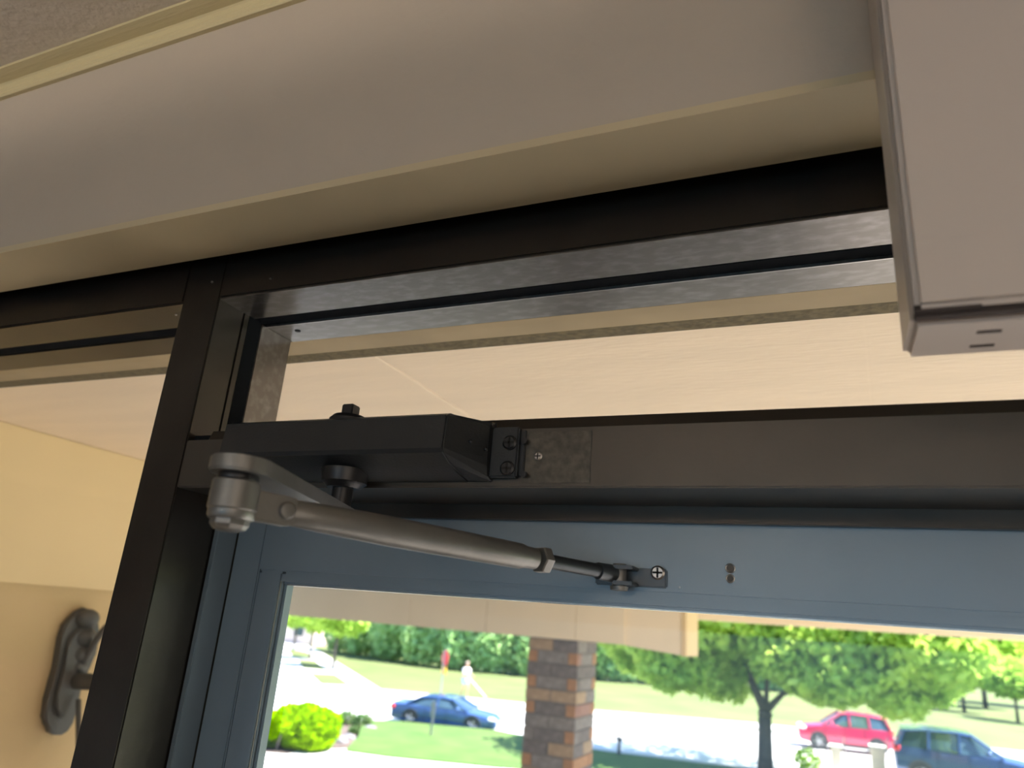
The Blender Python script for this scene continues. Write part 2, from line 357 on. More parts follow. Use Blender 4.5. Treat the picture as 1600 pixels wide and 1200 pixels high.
# sloping right end: cap from the face down to the screw plate
bm = NB()
a = [(XR, FY - .001, .1362), (XR, .4160, .1325), (XR, .4095, .1298), (XR, .4080, .1072), (XR, .4095, .1042), (XR, .4210, .0992), (XR, FY - .001, .0928)]
b = [(-.2130, FY - .001, .1350), (-.2140, .4435, .1335), (-.2140, .4405, .1300), (-.2140, .4400, .1080), (-.2140, .4405, .1020), (-.2140, .4435, .0950), (-.2130, FY - .001, .0925)]
va = [bm.verts.new(p) for p in a]; vb = [bm.verts.new(p) for p in b]
for i in range(6): bm.faces.new((va[i], va[i + 1], vb[i + 1], vb[i]))
bm.faces.new(va[::-1]); bm.faces.new(vb); bm.faces.new((va[6], va[0], vb[0], vb[6]))
ecap = part('end_cap', bm, M['closer'], dc)
for (x, y) in ((735, 690), (759, 702)):
    p = onY(x, y, .426); bm = NB(); bmesh.ops.create_icosphere(bm, subdivisions=2, radius=.0016, matrix=Matrix.Translation(Vector(tuple(p)))); 
    part('adjusting_screw', bm, M['blackscrew'], ecap, smooth=True)
bm = NB(); box(bm, -.2140, -.1930, FY - .0060, FY, .0945, .1305, .0012)
plate = part('mounting_plate', bm, M['closer'], dc, smooth=30)
for (x, y) in ((797, 692), (793, 732)): screw(dc, x, y, FY - .006, .0052, M['blackscrew'], 'screw', .0020)
for (x, y) in ((821, 690), (820, 742)):
    p = onY(x, y, FY - .003); bm = NB(); lathe(bm, p, [(.0022, 0), (.0022, .003), (0, .003)], (0, -1, 0), 14); part('plate_lug', bm, M['blackscrew'], dc)
bm = NB(); box(bm, -.1935, -.1895, FY - .0022, FY, .0965, .1290, .0006); part('mounting_plate', bm, M['closer'], dc)
SX, SY = -.3270, .4300
bm = NB(); lathe(bm, (SX, SY, .131), [(.0150, 0), (.0148, .0045), (.0120, .0075), (0, .0078)]); cap = part('spindle_cap', bm, M['blackscrew'], dc, smooth=40)
bm = NB(); box(bm, SX - .0050, SX + .0050, SY - .005, SY + .005, .137, .1475, .0008); part('spindle_square', bm, M['blackscrew'], cap)
bm = NB(); lathe(bm, (SX + .004, SY, .0975), [(.0175, 0), (.0175, .003), (.0165, .0075), (.0165, .0095), (.0140, .0110), (.0120, .0135), (0, .0138)], (0, 0, -1)); part('spindle_nut', bm, M['blackscrew'], dc, smooth=40)
# main arm
EK = .764; EY = .275; ec = onY(366, 780, EY); EX = ec[0]
def ez(y): return onY(366, y, EY)[2]
az0 = ez(741); az1 = az0 + .0078
bm = NB(); pts = []
sxp, syp = SX + .004, SY
dv = np.array([sxp - EX, syp - EY]); L = np.linalg.norm(dv); u = dv / L; nrm = np.array([-u[1], u[0]])
re, rs = .0149, .0125
for k in range(15):
    a = math.pi / 2 + math.pi * k / 14
    pts.append(np.array([EX, EY]) + re * (math.cos(a) * u + math.sin(a) * nrm))
for k in range(11):
    a = -math.pi / 2 + math.pi * k / 10
    pts.append(np.array([sxp, syp]) + rs * (math.cos(a) * u + math.sin(a) * nrm))
slab(bm, [(p[0], p[1], az0) for p in pts], (0, 0, az1 - az0))
bmesh.ops.bevel(bm, geom=[e for e in bm.edges if abs(e.verts[0].co.z - e.verts[1].co.z) < 1e-6], offset=.0009, segments=2, affect='EDGES')
part('main_arm', bm, M['arm'], dc, smooth=30)
bm = NB(); rod(bm, (sxp, syp, .090), (sxp, syp, az0 - .003), .0075, .0075, 20); part('spindle', bm, M['blackscrew'], dc, smooth=40)
# elbow stack
bm = NB(); lathe(bm, (EX, EY, az0), [(.0098, 0), (.0102, .0012), (.0102, az0 - ez(752) - .0008), (.0098, az0 - ez(752))], (0, 0, -1)); part('elbow_washer', bm, M['blackscrew'], dc, smooth=40)
z1 = ez(752)
bm = NB(); lathe(bm, (EX, EY, z1), [(.0112, 0), (.0118, .0008), (.0120, z1 - ez(796)), (.0113, z1 - ez(798)), (.0113, z1 - ez(808)), (.0105, z1 - ez(812)), (0, z1 - ez(812))], (0, 0, -1)); part('elbow', bm, M['arm'], dc, smooth=35)
z2 = ez(812)
bm = NB(); lathe(bm, (EX, EY, z2), [(.0094, 0), (.0094, .0026), (.0080, .0046), (.0050, .0058), (0, .0062)], (0, 0, -1), 8); part('elbow_bolt', bm, M['arm'], dc, smooth=30)
# forearm
A = np.array([EX, EY, ez(784)]); B = onY(962, 897, .5130)
fd = B - A; fl = np.linalg.norm(fd); fu = fd / fl
def fp(t): return A + fu * t
def tpx(x):
    lo, hi = 0., fl
    for _ in range(40):
        t = (lo + hi) / 2; q = ROT.T @ fp(t)
        if q[0] / q[2] * FPX + 800 < x: lo = t
        else: hi = t
    return t
t0, t1, t2, t3 = tpx(400), tpx(452), tpx(478), tpx(835)
side = np.cross(fu, (0, 0, 1)); side /= np.linalg.norm(side); upv = np.cross(side, fu)
bm = NB()   # lug of the elbow, a flat tongue
rows = []
for t, w in ((0.003, .0072), (t0, .0076), (t1 * .98, .0076), (t1 + .003, .0060)):
    c = fp(t); rows.append([bm.verts.new(tuple(c + side * s * .0042 + upv * h * w)) for s, h in ((-1, -1), (1, -1), (1, 1), (-1, 1))])
for r0, r1 in zip(rows, rows[1:]):
    for i in range(4): bm.faces.new((r0[i], r0[(i + 1) % 4], r1[(i + 1) % 4], r1[i]))
bm.faces.new(rows[0][::-1]); bm.faces.new(rows[-1])
bmesh.ops.bevel(bm, geom=bm.edges[:], offset=.001, segments=2, affect='EDGES')
part('elbow_lug', bm, M['arm'], dc, smooth=30)
pv = fp(t1 - .003); sgn = -1 if (ROT.T @ side)[2] > 0 else 1
bm = NB(); lathe(bm, pv + side * sgn * .0040, [(.0047, 0), (.0047, .0010), (.0036, .0024), (0, .0030)], tuple(side * sgn), 24); part('pivot_rivet', bm, M['arm'], dc, smooth=40)
bm = NB()   # the tube: flattened fork at its start, round then slightly tapered
rows = []; seg = 24
for t, ru, rs_ in ((t0 + .010, .0060, .0036), (t1 - .001, .0066, .0040), (t2 - .004, .0070, .0062), (t2 + .006, .0076, .0076), (t2 + .05, .0085, .0085), (t3 - .03, .0082, .0082), (t3 - .012, .0080, .0080), (t3 - .008, .0070, .0070), (t3, .0068, .0068)):
    c = fp(t); rows.append([bm.verts.new(tuple(c + side * rs_ * math.cos(2 * math.pi * i / seg) + upv * ru * math.sin(2 * math.pi * i / seg))) for i in range(seg)])
for r0, r1 in zip(rows, rows[1:]):
    for i in range(seg): bm.faces.new((r0[i], r0[(i + 1) % seg], r1[(i + 1) % seg], r1[i]))
bm.faces.new(rows[0][::-1]); bm.faces.new(rows[-1])
part('forearm_tube', bm, M['arm'], dc, smooth=35)
tn = tpx(845); bm = NB(); lathe(bm, fp(tn - .002), [(.0085, 0), (.0090, .001), (.0090, .0062), (.0085, .0072)], tuple(fu), 6); part('lock_nut', bm, M['arm'], dc)
bm = NB(); rr = [(.0048 if k % 2 else .0042, k * .0011) for k in range(int((tpx(938) - tn) / .0011))]; lathe(bm, fp(tn + .003), rr, tuple(fu), 16); part('threaded_rod', bm, M['shoe'], dc, smooth=60)
# shoe on the door
s0 = onY(932, 900, DY); s1 = onY(1043, 907, DY)
zc = (onY(958, 885, DY)[2] + onY(958, 915, DY)[2]) / 2
bm = NB(); box(bm, s0[0], s1[0] , DY - .0030, DY, zc - .0068, zc + .0062, .0010); part('shoe_plate', bm, M['shoe'], dc, smooth=30)
bm = NB(); rod(bm, fp(tpx(934)), fp(tpx(958)), .0058, .0062); part('rod_end', bm, M['shoe'], dc, smooth=40)
bc = onY(970, 899, .513)
bm = NB(); box(bm, bc[0] - .004, bc[0] + .010, .505, DY - .002, zc + .0035, zc + .0062, .0006); box(bm, bc[0] - .004, bc[0] + .010, .505, DY - .002, zc - .0072, zc - .0045, .0006); part('shoe_fork', bm, M['shoe'], dc)
bm = NB(); lathe(bm, (bc[0] - .001, .513, zc + .0075), [(.0045, 0), (.0050, .001), (.0050, .0150), (.0066, .0155), (.0060, .0182), (0, .0188)], (0, 0, -1), 20); part('shoe_bolt', bm, M['arm'], dc, smooth=35)
screw(dc, 1028, 895, DY - .003, .0050, M['steel'], 'screw', .0018)

# ------------------------------------------------------------------ white plastic box on the wall
bx = empty('wall_box', (.16, WY, .30), 'off-white plastic equipment box with slotted underside on the wall above the door', 'box')
SEAM = onY(1450, 374, .3170)[2]; BY0, BY1 = .3170, WY; BXL, BXR = .0378, .30; BZB, BZT = .1355, .47
bm = NB(); box(bm, BXL, BXR, BY0 + .010, BY1, BZB, BZT, .0030, 3); part('housing', bm, M['plastic'], bx, smooth=35)
bm = NB(); box(bm, BXL + .0012, BXR - .0012, BY0 + .0045, BY0 + .0102, BZB + .0010, BZT - .001, .0004); part('cover_seam', bm, M['slot'], bx)
bm = NB(); box(bm, BXL + .0006, BXR - .0006, BY0 + .0060, BY0 + .0095, BZB + .0030, BZT - .001, .0010); part('housing_lip', bm, M['plastic'], bx, smooth=35)
bm = NB(); box(bm, BXL + .0010, BXR - .001, BY0, BY0 + .0055, .1360 + .0025, BZT - .001, .0026, 4); part('front_cover', bm, M['plastic'], bx, smooth=35)
bm = NB(); box(bm, BXL + .0042, BXR - .003, BY0 - .00012, BY0 + .0001, SEAM - .0003, SEAM + .0003); part('cover_line', bm, M['plastic'], bx)
for (xa, ya, xb) in ((1526, 519, 1565), (1515, 541, 1553)):
    a = onZ(xa, ya, BZB); b = onZ(xb, ya - 2, BZB); bm = NB(); box(bm, a[0], b[0], a[1] - .0012, a[1] + .0012, BZB - .0004, BZB + .002); part('vent_slot', bm, M['slot'], bx)
bm = NB(); a = onY(1430, 506, BY0 + .0045); b = onY(1536, 500, BY0 + .0045); box(bm, a[0], b[0], BY0 + .0020, BY0 + .0050, BZB - .0004 + .0028, BZB + .0035); part('vent_slot', bm, M['slot'], bx)

# ------------------------------------------------------------------ outside: lintel, porch ceiling, wing wall, beams
PZ = .35
bm = NB(); box(bm, -1.75, 4, FB, .590, HZ - .002, .60); struct('trim_5', bm, M['lintel'])
bm = NB(); box(bm, -1.75, 4, .590, .6165, HZ - .0005, .60, .0008); struct('trim_6', bm, M['drip'])
bm = NB(); box(bm, -4.2, -1.64, .5555, .70, -H, .60); struct('wall_porch', bm, M['stucco'])
bm = NB(); box(bm, 1.2, 4.5, .5555, .70, -H, .60); struct('wall_porch', bm, M['stucco'])
pc = empty('porch_ceiling', (0, 4, PZ), kind='structure')
xs = onZ(640, 590, PZ)[0]
k0 = xs - 1.22 * 7
NPAN = int((2.3 - k0) / 1.22)
for i in range(NPAN):
    a = k0 + 1.22 * i
    for (ya, yb) in ((.617, 3.05), (3.055, 5.49), (5.495, 7.3)):
        bm = NB(); box(bm, a + .0015, a + 1.2185, ya, yb, PZ, PZ + .02, .0015, 1); part('ceiling_panel', bm, M['soffit'], pc)
bm = NB(); box(bm, k0, k0 + 1.22 * NPAN, .617, 7.3, PZ + .021, PZ + .25); part('roof_deck', bm, M['lintel'], pc)
# wing wall on the left with a deeper painted fascia above
bm = NB(); box(bm, -2.3, -1.752, .70, 1.72, -H, .02); struct('wall_left', bm, M['stucco'])
bm = NB(); box(bm, -2.31, -1.725, .70, 1.73, .0015, PZ - .0005, .002); struct('trim_7', bm, M['fascia'])
# front beam, its lower box end, and the far eave
pb = empty('porch_beam', (-3, 6, .1), kind='structure')
edges = [-11.0, -9.6, -8.2, -6.8, onY(470, 940, 6)[0] - .0, onY(642, 950, 6)[0], onY(900, 980, 6)[0] - .0, onY(975, 980, 6)[0]]
edges = [-11.0, -9.0, -7.2, -5.2, onY(642, 950, 6)[0], onY(800, 980, 6)[0] - .25, onY(900, 960, 6)[0], onY(976, 980, 6)[0]]
for a, b in zip(edges, edges[1:]):
    bm = NB(); box(bm, a + .002, b - .002, 6.0, 6.02, -.088, PZ + .0); part('beam_panel', bm, M['beam'], pb)
bm = NB(); box(bm, -11, edges[-1], 6.021, 6.55, -.082, PZ); part('beam_core', bm, M['beam'], pb)
bl = onY(976, 980, 6.0)[0]; br = onY(1071, 1000, 6.05)[0]
bm = NB(); slab(bm, [(bl, 6.02, -.092), (br, 6.05, -.132), (br, 6.05, PZ), (bl, 6.02, PZ)], (0, .54, 0)); part('beam_end', bm, M['beam'], pb)
bm = NB(); box(bm, br - .03, br + .008, 6.04, 6.60, -.136, PZ, .003); part('corner_board', bm, M['fascia'], pb)
bm = NB(); slab(bm, [(-3.0, 7.3, .168), (2.35, 7.3, .197), (2.35, 7.3, .60), (-3.0, 7.3, .60)], (0, .16, 0)); struct('trim_8', bm, M['beam'])

# brick column, each brick its own part
cx0 = onY(826, 1005, 6.04)[0]; cx1 = onY(904, 1005, 6.04)[0]; cy0 = 6.04; cy1 = cy0 + .53
col = empty('brick_column', ((cx0 + cx1) / 2, cy0 + .2, -H), 'mottled brown brick column holding up the porch beam outside the glass', 'column')
bm = NB(); box(bm, cx0 + .008, cx1 - .008, cy0 + .008, cy1 - .008, -H, -.085); part('mortar_core', bm, M['mortar'], col)
CH = .0985; J = .010
bcache = {}
def brick(c, w, face, colr):
    """c: centre of the outer face; w: width along the face"""
    key = (round(w, 3), colr)
    if key not in bcache:
        b_ = NB(); box(b_, -w / 2 + J / 2, w / 2 - J / 2, 0, .04, -CH / 2 + J / 2, CH / 2 - J / 2, .003, 1)
        me = bpy.data.meshes.new('brick'); b_.to_mesh(me); b_.free(); me.materials.append(BR[colr]); bcache[key] = me
    o = bpy.data.objects.new('brick', bcache[key]); C.objects.link(o); o.parent = col
    o.location = (c[0] - col.location.x, c[1] - col.location.y, c[2] + H - col.location.z)
    o.rotation_euler = (0, 0, face)
pat = ['TD', 'ogo', 'Dd', 'ogo', 'TT', 'odo', 'GG', 'gdo', 'DT', 'ogo', 'Td', 'gdo', 'DG', 'odo', 'GD', 'ogo', 'TD', 'odo', 'GG', 'odo', 'TT', 'ogo', 'DG', 'odo']
cm = dict(T='tan', D='dark', G='grey', d='dark', g='grey', o='orange', p='pink')
W = cx1 - cx0; D = cy1 - cy0
zt = -.088; r_ = random.Random(3)
for i, pt in enumerate(pat):
    z = zt - CH * (i + .5)
    if z - CH / 2 < -H: break
    if len(pt) == 2: cells = [(0, .5, pt[0]), (.5, 1, pt[1])]
    else: cells = [(0, .2, pt[0]), (.2, .8, pt[1]), (.8, 1, pt[2])]
    for a, b, ch in cells:
        jit = (r_.random() - .5) * .004
        brick((cx0 + W * (a + b) / 2, cy0 + jit, z), W * (b - a), 0, cm[ch])
        cc = cm[ch] if r_.random() < .5 else r_.choice(['tan', 'orange', 'grey', 'pink', 'dark'])
        brick((cx1 + jit, cy0 + D * (a + b) / 2, z), D * (b - a), math.pi / 2, cc)
        brick((cx0 - jit, cy0 + D * (a + b) / 2, z), D * (b - a), -math.pi / 2, cc)

# wall lantern on the wing wall
WX = -1.752
def wl(x, y, off=0.0): return onX(x, y, WX + off)
lt = empty('wall_lantern', wl(105, 1050), 'dark cast-metal wall lantern with ornate back plate on the tan porch wall', 'lantern')
out = [(93, 976), (103, 966), (112, 955), (125, 949), (139, 955), (145, 967), (147, 981), (146, 1003), (142, 1022), (133, 1038), (124, 1053), (119, 1070), (114, 1090), (110, 1110), (106, 1129), (98, 1141), (88, 1147), (78, 1147), (70, 1143), (66, 1130), (61, 1119), (66, 1092), (73, 1067), (80, 1043), (84, 1018), (88, 995)]
bm = NB(); slab(bm, [onX(x, y, WX) for x, y in out], (.022, 0, 0))
bmesh.ops.bevel(bm, geom=[e for e in bm.edges if abs(e.verts[0].co.x - e.verts[1].co.x) < 1e-6], offset=.004, segments=2, affect='EDGES')
part('back_plate', bm, M['lantern'], lt, smooth=40)
def inset(o, k):
    c = np.mean(np.array(o, float), 0); return [tuple(c + (np.array(p) - c) * k) for p in o]
bm = NB(); slab(bm, [onX(x, y, WX) + np.array([.02, 0, 0]) for x, y in inset(out, .72)], (.014, 0, 0))
bmesh.ops.bevel(bm, geom=[e for e in bm.edges if abs(e.verts[0].co.x - e.verts[1].co.x) < 1e-6], offset=.004, segments=2, affect='EDGES')
part('raised_panel', bm, M['lantern'], lt, smooth=40)
def sph(bm, p, r, sc=(1, 1, 1)):
    bmesh.ops.create_icosphere(bm, subdivisions=3, radius=r, matrix=Matrix.Translation(Vector(tuple(p))) @ Matrix.Diagonal((*sc, 1)))
bm = NB()
for (x, y, r) in ((126, 966, .030), (122, 995, .030), (117, 1020, .027), (112, 1040, .022)): sph(bm, onX(x, y, WX) + np.array([.026, 0, 0]), r, (.7, 1, .8))
part('rosette', bm, M['lantern'], lt, smooth=True)
bs = onX(108, 1062, WX) + np.array([.03, 0, 0]); hub = bs + np.array([.20, .0, .01])
bm = NB(); rod(bm, bs, hub, .020, .014, 14); sph(bm, hub, .018); part('bracket_arm', bm, M['lantern'], lt, smooth=True)
bm = NB(); pth = []
for k in range(13):
    a = k / 12; pth.append(bs + np.array([.20 * a, 0, .03 + .16 * math.sin(a * math.pi * .5) + .035 * math.sin(a * math.pi * 2)]))
tubepath(bm, pth, .008, 8); part('scroll', bm, M['lantern'], lt, smooth=True)
bm = NB(); pth = [bs + np.array([.02 + .13 * k / 8, 0, -.04 - .22 * math.sin(k / 8 * math.pi / 2)]) for k in range(9)]; tubepath(bm, pth, .006, 8); part('scroll', bm, M['lantern'], lt, smooth=True)
lc = hub + np.array([.02, 0, 0])
bm = NB(); lathe(bm, lc, [(.012, .04), (.03, .02), (.085, -.03), (.09, -.04), (.075, -.045), (0, -.045)], (0, 0, 1), 8); part('lantern_roof', bm, M['lantern'], lt)
for k in range(6):
    a = math.pi * 2 * k / 6; bm = NB(); rod(bm, lc + np.array([.078 * math.cos(a), .078 * math.sin(a), -.04]), lc + np.array([.052 * math.cos(a), .052 * math.sin(a), -.27]), .005); part('cage_bar', bm, M['lantern'], lt)
bm = NB(); lathe(bm, lc, [(.068, -.045), (.045, -.262), (0, -.262)], (0, 0, 1), 6); part('lantern_pane', bm, M['lampglass'], lt)
bm = NB(); lathe(bm, lc, [(.058, -.262), (.06, -.275), (.03, -.29), (.012, -.31), (.018, -.325), (0, -.345)], (0, 0, 1), 16); part('lantern_base', bm, M['lantern'], lt, smooth=40)

# ------------------------------------------------------------------ ground
def poly(pxs, z=0.0, h=.03):
    bm = NB(); slab(bm, [np.array(G(x, y)) + np.array([0, 0, z]) for x, y in pxs], (0, 0, -h)); return bm
bm = NB()
prof = [(.70, -H - .02), (9.4, -H - .05), (15, GZ), (60, GZ), (100, GZ - .0), (700, GZ)]
va = [bm.verts.new((-500, y, z)) for y, z in prof]; vb = [bm.verts.new((500, y, z)) for y, z in prof]
for i in range(len(prof) - 1): bm.faces.new((va[i], vb[i], vb[i + 1], va[i + 1]))
struct('ground', bm, M['grass'])
bm = NB(); box(bm, -11, 7, .62, 9.3, -H - .06, -H - .005); struct('porch_floor', bm, M['pavers'])
street = [(150, 975), (440, 992), (472, 1007), (490, 1012), (518, 1030), (595, 1078), (640, 1082), (930, 1111), (1180, 1131), (1550, 1170), (2100, 1228), (2100, 1330), (1190, 1204), (930, 1172), (767, 1140), (615, 1126), (560, 1126), (400, 1150), (100, 1130)]
def polyz(pxs, z, h=.05):
    bm = NB(); slab(bm, [onZ(x, y, z if y < 1160 else z - .16) for x, y in pxs], (0, 0, -h)); return bm
struct('road', poly(street, .03), M['asphalt'])
struct('path', poly([(380, 1171), (448, 1178), (470, 1173), (540, 1172), (605, 1181), (780, 1196), (900, 1208), (900, 1216), (300, 1216), (300, 1168)], .04), M['concrete'])
def stuff(name, bm, mtl, label, cat): return part(name, bm, mtl, label=label, cat=cat, kind='stuff')
stuff('lawn', polyz([(567, 1125), (615, 1126), (767, 1140), (820, 1149), (930, 1172), (1190, 1204), (1190, 1222), (780, 1198), (605, 1181), (540, 1172), (560, 1150)], GZ + .24, .1), M['grassn'], 'bright green grass between the path and the street, left of the brick column', 'grass')
for pl, lb in (([(484, 1053), (523, 1055), (548, 1072), (502, 1070)], 'nearest small grass island beside the far pavement'),
               ([(466, 1031.5), (492, 1033), (508, 1048), (474, 1045)], 'middle small grass island beside the far pavement'),
               ([(449.5, 1015), (478, 1019), (490, 1029), (458, 1027)], 'farthest small grass island beside the far pavement')):
    stuff('grass_island', poly(pl, .06), M['grass'], lb, 'grass')
stuff('verge', poly([(600, 1089), (930, 1119), (1180, 1140), (1550, 1179), (1550, 1182), (1180, 1142.5), (930, 1121.5), (600, 1090.5)], .05), M['grass'], 'thin strip of grass between far pavement and roadway', 'grass')
bed = poly([(380, 1176), (448, 1181), (470, 1174), (545, 1172), (575, 1150), (565, 1130), (520, 1128), (400, 1148), (380, 1150)], .07)
stuff('mulch_bed', bed, M['mulch'], 'brown mulch bed under the yellow-green bush', 'flower bed')

# ------------------------------------------------------------------ foliage
def leafmesh(name, blobs, size, mtl, shell=.55):
    V = []
    for (c, r, n) in blobs:
        d = RNG.normal(size=(n, 3)); d /= np.linalg.norm(d, axis=1, keepdims=True)
        rad = shell + (1 - shell) * RNG.random((n, 1)) ** .6
        rad *= 1 + .12 * np.sin(d[:, :1] * 7 + c[0]) * np.cos(d[:, 2:3] * 6 + c[1])
        P = np.array(c) + d * rad * np.array(r)
        a = RNG.normal(size=(n, 3)); a /= np.linalg.norm(a, axis=1, keepdims=True)
        b = np.cross(a, RNG.normal(size=(n, 3))); b /= np.linalg.norm(b, axis=1, keepdims=True)
        s = size * (.6 + .8 * RNG.random((n, 1)))
        a *= s; b *= s * .6
        V.append(np.stack([P - a, P + b, P + a, P - b], 1).reshape(-1, 3))
    V = np.concatenate(V); nq = len(V) // 4
    me = bpy.data.meshes.new(name)
    me.vertices.add(len(V)); me.vertices.foreach_set('co', V.astype(np.float32).ravel())
    me.loops.add(nq * 4); me.loops.foreach_set('vertex_index', np.arange(nq * 4, dtype=np.int32))
    me.polygons.add(nq); me.polygons.foreach_set('loop_start', np.arange(0, nq * 4, 4, dtype=np.int32))
    me.polygons.foreach_set('loop_total', np.full(nq, 4, dtype=np.int32))
    me.materials.append(mtl); me.update(); me.validate()
    return me
def trunkmesh(name, segs):
    bm = NB()
    for p0, p1, r0, r1 in segs: rod(bm, p0, p1, r0, r1, 10)
    bmesh.ops.recalc_face_normals(bm, faces=bm.faces)
    me = bpy.data.meshes.new(name); bm.to_mesh(me); bm.free()
    for p in me.polygons: p.use_smooth = True
    me.materials.append(M['bark']); return me
def thingtree(name, loc, leafme, trunkme, label, group=None, sc=(1, 1, 1), rot=0, cat='tree', lname='foliage'):
    t = empty(name, loc, label, cat, group); t.scale = sc; t.rotation_euler = (0, 0, rot)
    if trunkme: o = link('trunk', trunkme, None, t)
    o = link(lname, leafme, None, t); o['kind'] = 'stuff'
    return t
# the big street tree (local coordinates from its foot)
tb = G(1196, 1214); TD = 1.0
def loc_at(x, y, Y): return np.array(onY(x, y, Y)) - tb
Yt = tb[1]
crown = []
for (x, y, rx, rz, n) in ((1190, 950, 120, 75, 5200), (1060, 990, 75, 60, 2900), (1000, 1020, 45, 32, 1100), (1060, 1050, 55, 26, 1300), (1130, 1050, 50, 40, 1500), (960, 985, 34, 30, 700),
                          (1260, 1010, 80, 60, 3200), (1340, 1000, 90, 70, 3800), (1300, 1062, 70, 30, 2000), (1400, 1052, 70, 38, 2300), (1430, 1000, 80, 60, 3000), (1403, 1098, 34, 18, 600), (1450, 1080, 30, 18, 600),
                          (1250, 870, 190, 80, 5200), (1100, 880, 120, 80, 3000), (1400, 890, 120, 80, 3000)):
    dy = random.uniform(-1.6, 2.2)
    c = loc_at(x, y, Yt + dy); s = Yt / FPX * 1.05
    crown.append((tuple(c), (rx * s, max(rx * s * .8, 1.0), rz * s), n))
big = leafmesh('foliage', crown, .15, M['leaf_tree'], .35)
bt = [(Vector((0, 0, -.1)), Vector(tuple(loc_at(1195, 1120, Yt))), .27, .21)]
fk = Vector(tuple(loc_at(1196, 1112, Yt)))
bt.append((Vector(tuple(loc_at(1195, 1120, Yt))), fk, .22, .24))
for (x, y, r0, dy) in ((1172, 1060, .17, 0), (1150, 960, .11, .3), (1222, 1085, .13, .3), (1300, 1040, .09, .5), (1200, 1040, .10, -.3)):
    e = Vector(tuple(loc_at(x, y, Yt + dy))); bt.append((fk if y > 1030 and x != 1300 else Vector(tuple(loc_at(1172 if x < 1200 else 1222, 1060 if x < 1200 else 1085, Yt))), e, r0, r0 * .65))
thingtree('street_tree', tb, big, trunkmesh('trunk', bt), 'large leafy tree with a dark forked trunk on the near side of the street')

# evergreen hedge row and trees beyond the far lawn
def simple_tree(kind):
    if kind == 0:   # dense evergreen
        bl = [((0, 0, 3.2), (2.0, 1.8, 3.2), 1500), ((.4, 0, 6.0), (1.5, 1.4, 2.4), 700), ((-.8, -.5, 1.6), (1.5, 1.2, 1.6), 500), ((1.0, -.4, 1.7), (1.3, 1.2, 1.7), 500)]
        return leafmesh('foliage', bl, .26, M['leaf_hedge'], .6)
    if kind == 1:   # round deciduous
        bl = [((0, 0, 4.2), (2.2, 2.0, 1.9), 1500), ((1.3, 0, 3.6), (1.3, 1.2, 1.1), 500), ((-1.3, .2, 3.7), (1.3, 1.2, 1.1), 500), ((.2, 0, 5.6), (1.4, 1.3, 1.2), 500)]
        return leafmesh('foliage', bl, .24, M['leaf_young'], .5)
hedge_me = [simple_tree(0) for _ in range(3)]
round_me = [simple_tree(1) for _ in range(2)]
tr_me = trunkmesh('trunk', [(Vector((0, 0, 0)), Vector((0, 0, 3.4)), .13, .08), (Vector((0, 0, 2.4)), Vector((.9, 0, 3.8)), .06, .03), (Vector((0, 0, 2.5)), Vector((-.8, .2, 3.8)), .06, .03)])
hp = [(540, 1018), (566, 1022), (592, 1026), (620, 1031), (650, 1036), (680, 1040), (712, 1044), (746, 1048), (782, 1051), (822, 1054), (862, 1057), (902, 1059), (944, 1062), (988, 1065), (1034, 1068), (1084, 1070), (1136, 1073), (1200, 1077), (1270, 1080)]
for i, (x, y) in enumerate(hp):
    p = G(x, y + 2); d_ = p[1] / 64
    thingtree('evergreen_tree', p, hedge_me[i % 3], None, 'dense dark green evergreen in the row behind the far lawn', 'evergreens in the row behind the far lawn', (1.08 * d_, .95 * d_, (1.05 + .25 * random.random()) * d_), i * 1.3)
# taller trees behind
for i in range(26):
    X_ = -150 + i * 9.5 + random.uniform(-2, 2); Y_ = 96 + random.uniform(-6, 10) - max(0, X_ + 20) * .1
    thingtree('background_tree', (X_, Y_, GZ), round_me[i % 2], tr_me, 'tall leafy tree in the belt beyond the far lawn', 'trees in the belt beyond the far lawn', (2.0, 1.7, 2.0 + .4 * random.random()), i * .9)
for i, (x, y, s, lb) in enumerate(((520, 1045, .95, 'young street tree on the nearest small grass island'), (483, 1031, .9, 'young street tree on the middle small grass island'), (458, 1017, .9, 'young street tree on the farthest small grass island'),
                                   (1507, 1113, 1.0, 'small park tree on the lawn at right, nearer the big tree'), (1591, 1129, .85, 'slim forked park tree at the right edge of the lawn'))):
    p = G(x, y); thingtree('small_tree', p, round_me[i % 2], tr_me, lb, None, (s * (1.15 if x > 1000 else 1), s, s * (1 if x < 1000 else .8)), i * 2.1)
p = onY(1530, 1020, 84); thingtree('park_tree', (p[0], p[1], GZ), round_me[0], tr_me, 'tall pale green tree behind the small park trees at right', None, (1.75, 1.6, 1.4), .4)
# yellow-green bush and plants in the bed
pbh = G(470, 1172); s = 1.0 / 58
def lb_(x, y, dy=0): return np.array(onY(x, y, pbh[1] + dy)) - np.array(pbh)
bl = [(tuple(lb_(468, 1132)), (58 * s, 1.0, 34 * s), 7000), (tuple(lb_(500, 1135)), (30 * s, .8, 28 * s), 2500), (tuple(lb_(430, 1140)), (42 * s, .9, 30 * s), 3000), (tuple(lb_(480, 1152)), (48 * s, .8, 20 * s), 2500), (tuple(lb_(380, 1145)), (45 * s, .9, 30 * s), 2500)]
bush = leafmesh('foliage', bl, .06, M['leaf_bush'], .8)
bu = empty('round_bush', pbh, 'rounded bright yellow-green bush in the bed by the path', 'bush')
link('foliage', bush, None, bu)['kind'] = 'stuff'
core = NB()
for c, r, n in bl: sph(core, np.array(c) + np.array(pbh), 1.0, (r[0] * .8, r[1] * .8, r[2] * .8))
part('inner_foliage', core, M['leaf_bush'], bu)
bm = NB(); b0 = np.array(G(430, 1176)); rod(bm, b0, b0 + np.array([.1, 0, .5]), .04, .03, 8); part('stem', bm, M['bark'], bu)
